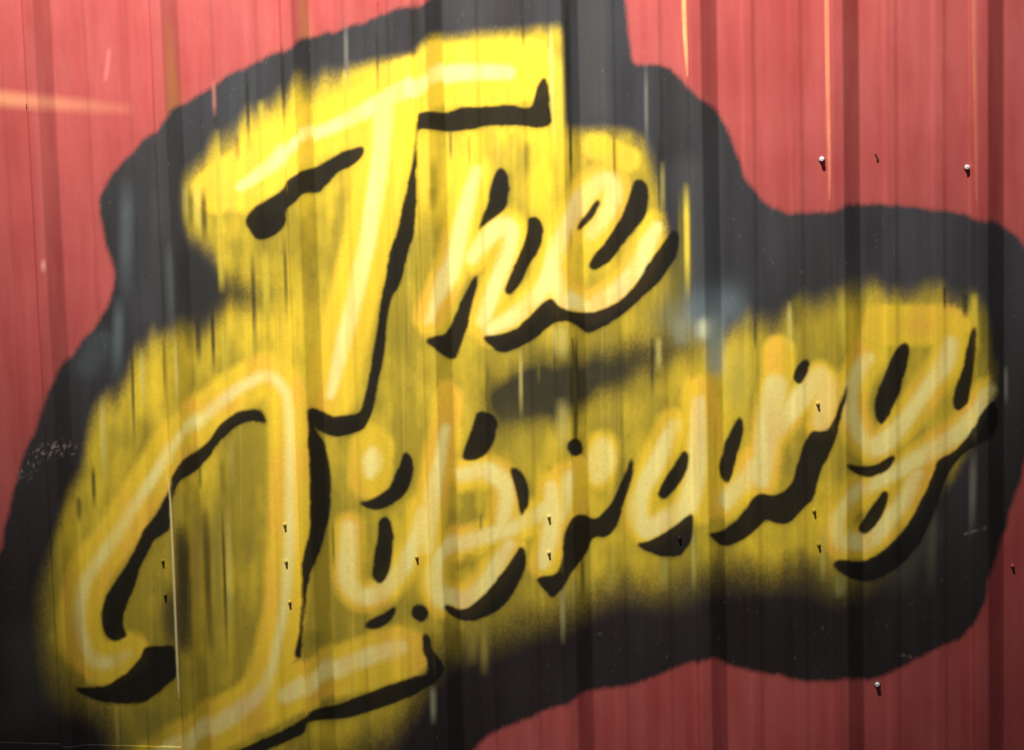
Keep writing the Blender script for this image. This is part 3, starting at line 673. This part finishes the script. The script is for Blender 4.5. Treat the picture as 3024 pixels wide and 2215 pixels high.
def coat_material(name):
    """red coil coating of the sheets, with the spray paint from the 'paint' attribute on top of it"""
    m, nt = new_mat(name)
    L = nt.links.new
    out = node(nt, 'ShaderNodeOutputMaterial')
    bs = node(nt, 'ShaderNodeBsdfPrincipled')
    L(bs.outputs[0], out.inputs[0])
    geo = node(nt, 'ShaderNodeNewGeometry')
    mp = node(nt, 'ShaderNodeMapping')
    mp.inputs['Scale'].default_value = (1, 1, .10)
    L(geo.outputs['Position'], mp.inputs[0])
    n1 = node(nt, 'ShaderNodeTexNoise')
    n1.inputs['Scale'].default_value, n1.inputs['Detail'].default_value = 26, 4
    L(mp.outputs[0], n1.inputs['Vector'])
    n2 = node(nt, 'ShaderNodeTexNoise')
    n2.inputs['Scale'].default_value, n2.inputs['Detail'].default_value = 3.2, 5
    L(geo.outputs['Position'], n2.inputs['Vector'])
    r1 = node(nt, 'ShaderNodeValToRGB')
    r1.color_ramp.elements[0].position, r1.color_ramp.elements[0].color = .30, (.315, .045, .041, 1)
    r1.color_ramp.elements[1].position, r1.color_ramp.elements[1].color = .72, (.475, .103, .092, 1)
    mx = node(nt, 'ShaderNodeMath', operation='MULTIPLY_ADD')
    mx.inputs[1].default_value = .55
    L(n1.outputs[0], mx.inputs[0])
    m2 = node(nt, 'ShaderNodeMath', operation='MULTIPLY')
    m2.inputs[1].default_value = .45
    L(n2.outputs[0], m2.inputs[0])
    L(m2.outputs[0], mx.inputs[2])
    L(mx.outputs[0], r1.inputs[0])
    # chalky specks
    n3 = node(nt, 'ShaderNodeTexNoise')
    n3.inputs['Scale'].default_value, n3.inputs['Detail'].default_value = 330, 2
    L(geo.outputs['Position'], n3.inputs['Vector'])
    r3 = node(nt, 'ShaderNodeMapRange')
    r3.inputs[1].default_value, r3.inputs[2].default_value = .62, .82
    r3.inputs[3].default_value, r3.inputs[4].default_value = 0, .28
    L(n3.outputs[0], r3.inputs[0])
    mixs = node(nt, 'ShaderNodeMix', data_type='RGBA')
    mixs.inputs['B'].default_value = (.50, .22, .18, 1)
    L(r3.outputs[0], mixs.inputs['Factor'])
    L(r1.outputs[0], mixs.inputs['A'])
    n5 = node(nt, 'ShaderNodeTexNoise')
    n5.inputs['Scale'].default_value, n5.inputs['Detail'].default_value = 7, 7
    n5.inputs['Roughness'].default_value = .68
    mp5 = node(nt, 'ShaderNodeMapping')
    mp5.inputs['Scale'].default_value = (1, 1, .4)
    L(geo.outputs['Position'], mp5.inputs[0])
    L(mp5.outputs[0], n5.inputs['Vector'])
    r5 = node(nt, 'ShaderNodeMapRange')
    r5.inputs[1].default_value, r5.inputs[2].default_value = .48, .74
    r5.inputs[3].default_value, r5.inputs[4].default_value = 0, .20
    L(n5.outputs[0], r5.inputs[0])
    chalk = node(nt, 'ShaderNodeMix', data_type='RGBA')
    chalk.inputs['B'].default_value = (.50, .185, .165, 1)
    L(r5.outputs[0], chalk.inputs['Factor'])
    L(mixs.outputs['Result'], chalk.inputs['A'])
    at = node(nt, 'ShaderNodeAttribute', attribute_name='paint')
    # colour is stored premultiplied: paint + bare * (1 - cover)
    inv = node(nt, 'ShaderNodeMath', operation='SUBTRACT')
    inv.inputs[0].default_value = 1.0
    L(at.outputs['Alpha'], inv.inputs[1])
    sc_ = node(nt, 'ShaderNodeVectorMath', operation='SCALE')
    L(chalk.outputs['Result'], sc_.inputs[0])
    L(inv.outputs[0], sc_.inputs['Scale'])
    ad = node(nt, 'ShaderNodeVectorMath', operation='ADD')
    L(at.outputs['Color'], ad.inputs[0])
    L(sc_.outputs[0], ad.inputs[1])
    L(ad.outputs[0], bs.inputs['Base Color'])
    rr = node(nt, 'ShaderNodeMapRange')
    rr.inputs[3].default_value, rr.inputs[4].default_value = .40, .58
    L(n2.outputs[0], rr.inputs[0])
    L(rr.outputs[0], bs.inputs['Roughness'])
    bs.inputs['Specular IOR Level'].default_value = .28
    n4 = node(nt, 'ShaderNodeTexNoise')
    n4.inputs['Scale'].default_value, n4.inputs['Detail'].default_value = 420, 3
    L(geo.outputs['Position'], n4.inputs['Vector'])
    bp = node(nt, 'ShaderNodeBump')
    bp.inputs['Strength'].default_value, bp.inputs['Distance'].default_value = .10, .001
    L(n4.outputs[0], bp.inputs['Height'])
    L(bp.outputs[0], bs.inputs['Normal'])
    return m


COAT = coat_material('coated_metal_and_paint')


def plain_mat(name, colr, rough, metal=0.0, var=.15):
    m, nt = new_mat(name)
    L = nt.links.new
    out = node(nt, 'ShaderNodeOutputMaterial')
    bs = node(nt, 'ShaderNodeBsdfPrincipled')
    L(bs.outputs[0], out.inputs[0])
    nz = node(nt, 'ShaderNodeTexNoise')
    nz.inputs['Scale'].default_value = 300
    tc = node(nt, 'ShaderNodeTexCoord')
    L(tc.outputs['Object'], nz.inputs['Vector'])
    rp = node(nt, 'ShaderNodeValToRGB')
    rp.color_ramp.elements[0].color = tuple(c * (1 - var) for c in colr) + (1,)
    rp.color_ramp.elements[1].color = tuple(min(c * (1 + var), 1) for c in colr) + (1,)
    L(nz.outputs[0], rp.inputs[0])
    L(rp.outputs[0], bs.inputs['Base Color'])
    bs.inputs['Roughness'].default_value = rough
    bs.inputs['Metallic'].default_value = metal
    return m


ZINC = plain_mat('zinc_plated_steel', (.78, .72, .70), .30, .25)
RUBBER = plain_mat('weathered_sealing_washer', (.10, .045, .04), .7)
FLAKE = plain_mat('dried_dark_flake', (.060, .012, .012), .6)


# ------------------------------------------------------------------ building
def mesh_from_grid(name, P, keep, rgba, mat, parent):
    nz, nx = P.shape[:2]
    used = np.zeros((nz, nx), bool)
    for dy in (0, 1):
        for dx in (0, 1):
            used[dy:nz - 1 + dy, dx:nx - 1 + dx] |= keep
    idx = np.full((nz, nx), -1, np.int64)
    idx[used] = np.arange(used.sum())
    q = np.stack([idx[:-1, :-1][keep], idx[:-1, 1:][keep], idx[1:, 1:][keep], idx[1:, :-1][keep]], 1)
    me = bpy.data.meshes.new(name)
    nv, nq = int(used.sum()), len(q)
    me.vertices.add(nv)
    me.vertices.foreach_set('co', P[used].astype(np.float32).ravel())
    me.loops.add(nq * 4)
    me.loops.foreach_set('vertex_index', q.astype(np.int32).ravel())
    me.polygons.add(nq)
    me.polygons.foreach_set('loop_start', np.arange(nq, dtype=np.int32) * 4)
    me.polygons.foreach_set('use_smooth', np.ones(nq, bool))
    at = me.attributes.new('paint', 'FLOAT_COLOR', 'POINT')
    if rgba is not None:
        at.data.foreach_set('color', np.clip(rgba[used], 0, 1).astype(np.float32).ravel())
    else:
        at.data.foreach_set('color', np.zeros(nv * 4, np.float32))
    me.materials.append(mat)
    me.update(calc_edges=True)
    me.validate()
    o = bpy.data.objects.new(name, me)
    col.objects.link(o)
    o.parent = parent
    if parent is not None and parent.parent is None:      # deeper parents already sit at the origin
        o.matrix_parent_inverse = Matrix.Translation(parent.location).inverted()
    return o


def empty(name, loc):
    o = bpy.data.objects.new(name, None)
    o.empty_display_size = 0.1
    o.location = loc
    col.objects.link(o)
    return o


def tag(o, label, cat=None, group=None, kind=None):
    o['label'] = label
    if cat:
        o['category'] = cat
    if group:
        o['group'] = group
    if kind:
        o['kind'] = kind


# the wall: sheets lapped at every third rib
wall = empty('metal_wall', (1.2, 0.0, WZ0))
tag(wall, 'red ribbed metal wall of upright lapped sheets behind the spray painted lettering', 'wall', kind='thing')
edges = [WX0] + [lap_edge(k) for k in LAPS if WX0 < lap_edge(k) < WX1] + [WX1]
coarse = WZ0 + np.arange(0, int((WZ1 - WZ0) / (ROWSTEP * COARSE)) + 1) * ROWSTEP * COARSE
coarse = np.array(sorted(list(coarse) + [Z_END, Z_END + .0008]))
for a, b in zip(edges[:-1], edges[1:]):
    inside = XS[(XS > a + 1e-6) & (XS < b - 1e-6)]
    outs = np.array([])
    if a < XS[0]:
        outs = columns(a, min(b, XS[0]), 0.004)
    if b > XS[-1]:
        outs = np.concatenate([outs, columns(max(a, XS[-1]), b, 0.004)])
    xs = np.unique(np.round(np.concatenate([[a], outs, inside, [b]]), 7))
    xs = xs[np.concatenate([[True], np.diff(xs) > 2e-4])]
    xs[-1] = b
    parts = [coarse]
    if abs(b - lap_edge(2)) < 1e-6:
        parts = [coarse[coarse > Z_END - 1e-7], coarse[coarse < Z_END + 1e-7]]
    for zz in parts:
        P = grid_points(xs, zz, 0.0)
        keep = np.ones((len(zz) - 1, len(xs) - 1), bool)
        # mesh rows run upward: reverse so that faces look at the camera
        mesh_from_grid('sheet_panel', P, keep, None, COAT, wall)

# the lettering
cen = on_wall(1500, 2100)
sign = empty('painted_lettering', (float(cen[0]), 0.0, float(cen[2])))
tag(sign, 'yellow spray painted script reading The Library with black shadows on a black patch', 'graffiti', kind='thing')


def paint_sheet(name, mask, parent, layer, thr, hide=None, stride=1):
    zsel = np.ones(len(ZS), bool)
    if stride > 1:
        zsel = (ZIDX % stride == 0) | (np.abs(ZS - Z_END - .0004) < .0006)
    Z = ZS[zsel]
    ok = mask > thr
    ys, xs = np.where(ok)
    bx0, bx1 = gx[xs.min()] - 12, gx[xs.max()] + 12
    by0, by1 = gy[ys.min()] - 12, gy[ys.max()] + 12
    a = [on_wall(x, y) for x in (bx0, bx1) for y in (by0, by1)]
    X = XS[(XS > min(p[0] for p in a) - .03) & (XS < max(p[0] for p in a) + .03)]
    Z = Z[(Z > min(p[2] for p in a) - .02) & (Z < max(p[2] for p in a) + .02)]
    P = grid_points(X, Z, 0.00003 * layer)
    px, py = to_photo(P)
    mv = sample(mask, px, py)
    mk = np.maximum(np.maximum(mv[:-1, :-1], mv[:-1, 1:]), np.maximum(mv[1:, :-1], mv[1:, 1:])) > thr
    if hide is not None:
        hv = sample(hide, px, py)
        cov = np.minimum(np.minimum(hv[:-1, :-1], hv[:-1, 1:]), np.minimum(hv[1:, :-1], hv[1:, 1:])) > .5
        mk &= ~cov
    inside = (px > -MARG + 6) & (px < PW + MARG - 6) & (py > -MARG + 6) & (py < PH + MARG - 6)
    mk &= inside[:-1, :-1] & inside[1:, 1:]
    return mesh_from_grid(name, P, mk, sample(ART, px, py), COAT, parent)


for m in MASKS['rib_light']:
    paint_sheet('painted_rib_light', m, wall, .4, .03)['label'] = 'pale painted highlight along the edge of a rib'
solid_fill = np.clip((MASKS['fill'] - .25) * 3, 0, 1)
for m in MASKS['stray']:
    paint_sheet('stray_paint', m, sign, .45, .025)
b = paint_sheet('stray_paint_band', MASKS['band'], sign, .5, .03)
tag(b, 'pale orange band of stray paint on the red metal')
b = paint_sheet('backdrop', np.maximum(blur(poly(BACKDROP), 24), MASKS['backdrop']), sign, 1, .03, hide=solid_fill, stride=2)
tag(b, 'black sprayed patch with a rounded outline behind the script')
top_cover = np.zeros((RH, RW), np.float32)
for k in HIGHLIGHT:
    top_cover = np.maximum(top_cover, np.clip((MASKS['body_' + k] - .2) * 2, 0, 1))
b = paint_sheet('yellow_fill', np.maximum(MASKS['fill'], MASKS['body_T'] * 0), sign, 2, .03, hide=top_cover, stride=2)
tag(b, 'mottled yellow and olive sprayed ground between the letters')
WORDS = {'T': 'capital T', 'h': 'small letter h', 'e': 'small letter e', 'L': 'capital L with a looped stem', 'i': 'small letter i',
         'b': 'small letter b', 'r': 'first small letter r', 'a': 'small letter a', 'r2': 'second small letter r', 'y': 'small letter y with a curled tail'}
for n, k in enumerate(WORDS):
    lt = paint_sheet('letter', MASKS['body_' + k], sign, 3 + .04 * n, .06, hide=np.clip((MASKS['light_' + k] - .3) * 3, 0, 1))
    tag(lt, 'yellow ' + WORDS[k])
    paint_sheet('highlight', MASKS['light_' + k], lt, 3.6 + .04 * n, .06)
    paint_sheet('drop_shadow', MASKS['shade_' + k], lt, 4.2 + .04 * n, .04)


# screws along the ribs
def ring(r, n, y, ph=0.0):
    return [(r * math.cos(ph + 2 * math.pi * i / n), y, r * math.sin(ph + 2 * math.pi * i / n)) for i in range(n)]


def stack_mesh(name, rings, mat):
    n = len(rings[0])
    v = [p for r in rings for p in r] + [(0, rings[-1][0][1] - .0002, 0)]
    f = []
    for k in range(len(rings) - 1):
        for i in range(n):
            j = (i + 1) % n
            f.append((k * n + i, k * n + j, (k + 1) * n + j, (k + 1) * n + i))
    c = len(v) - 1
    for i in range(n):
        f.append(((len(rings) - 1) * n + i, (len(rings) - 1) * n + (i + 1) % n, c))
    me = bpy.data.meshes.new(name)
    me.from_pydata(v, [], f)
    me.materials.append(mat)
    return me


def screw(px, py, bare, s=1.0):
    p = on_wall(px, py)
    h = float(height(np.array([p[0]]), np.array([p[2]]))[0, 0])
    ph = random.uniform(0, 1)
    mat = ZINC if bare else COAT
    fl = 1.0 if bare else .55
    hm = stack_mesh('screw', [ring(.0054 * s, 18, -.0018), ring(.0054 * s, 18, -.0030), ring(.0044 * s, 18, -.0032, 0),
                              ring(.0042 * s, 18, -.0032 - .0040 * fl), ring(.0034 * s, 18, -.0032 - .0050 * fl)], mat)
    wm = stack_mesh('washer', [ring(.0070 * s, 18, .002), ring(.0070 * s, 18, -.0010), ring(.0062 * s, 18, -.0019)], RUBBER if bare else COAT)
    o = bpy.data.objects.new('screw', hm)
    w = bpy.data.objects.new('washer', wm)
    for q in (o, w):
        col.objects.link(q)
    o.parent = wall
    o.matrix_parent_inverse = Matrix.Translation(wall.location).inverted()
    o.location = (float(p[0]), -h, float(p[2]))
    w.parent = o
    if not bare:
        c = sample(ART, np.array([px]), np.array([py]))[0]
        for me in (hm, wm):
            at = me.attributes.new('paint', 'FLOAT_COLOR', 'POINT')
            at.data.foreach_set('color', np.tile(c * np.array([.55, .52, .5, 1]), len(me.vertices)).astype(np.float32))
    return o


random.seed(4)
for (px, py, bare) in [(2427, 470, 1), (2856, 494, 1), (2591, 2021, 1), (2415, 1192, 0), (2404, 1508, 0), (2418, 1608, 0), (2007, 1589, 0), (1621, 1526, 0),
                       (1621, 1632, 0), (1231, 1645, 0), (841, 1549, 0), (845, 1658, 0), (856, 1778, 0), (481, 1656, 0), (488, 1757, 0), (2990, 1671, 0)]:
    s = screw(px, py, bare, 1.05 if bare else .62)
    if bare:
        s['label'] = 'bright bare screw head in the red metal'


def flake(px, py, pts):
    p = on_wall(px, py)
    h = float(height(np.array([p[0]]), np.array([p[2]]))[0, 0])
    k = .00073
    n = len(pts)
    v = [(x * k, -.0004, -y * k) for x, y in pts] + [(x * k * .8, -.0022, -y * k * .9) for x, y in pts]
    f = [tuple(range(n, 2 * n))] + [(i, (i + 1) % n, n + (i + 1) % n, n + i) for i in range(n)]
    me = bpy.data.meshes.new('paint_flake')
    me.from_pydata(v, [], f)
    me.materials.append(FLAKE)
    o = bpy.data.objects.new('paint_flake', me)
    col.objects.link(o)
    o.parent = wall
    o.matrix_parent_inverse = Matrix.Translation(wall.location).inverted()
    o.location = (float(p[0]), -h, float(p[2]))


flake(2589, 465, [(-7, -12), (-1, -11), (3, -2), (6, 4), (4, 12), (-1, 7), (-2, -3)])
flake(80, 313, [(-5, -5), (4, -6), (1, -2), (1, 4), (-4, 7), (-1, 1), (0, -3)])
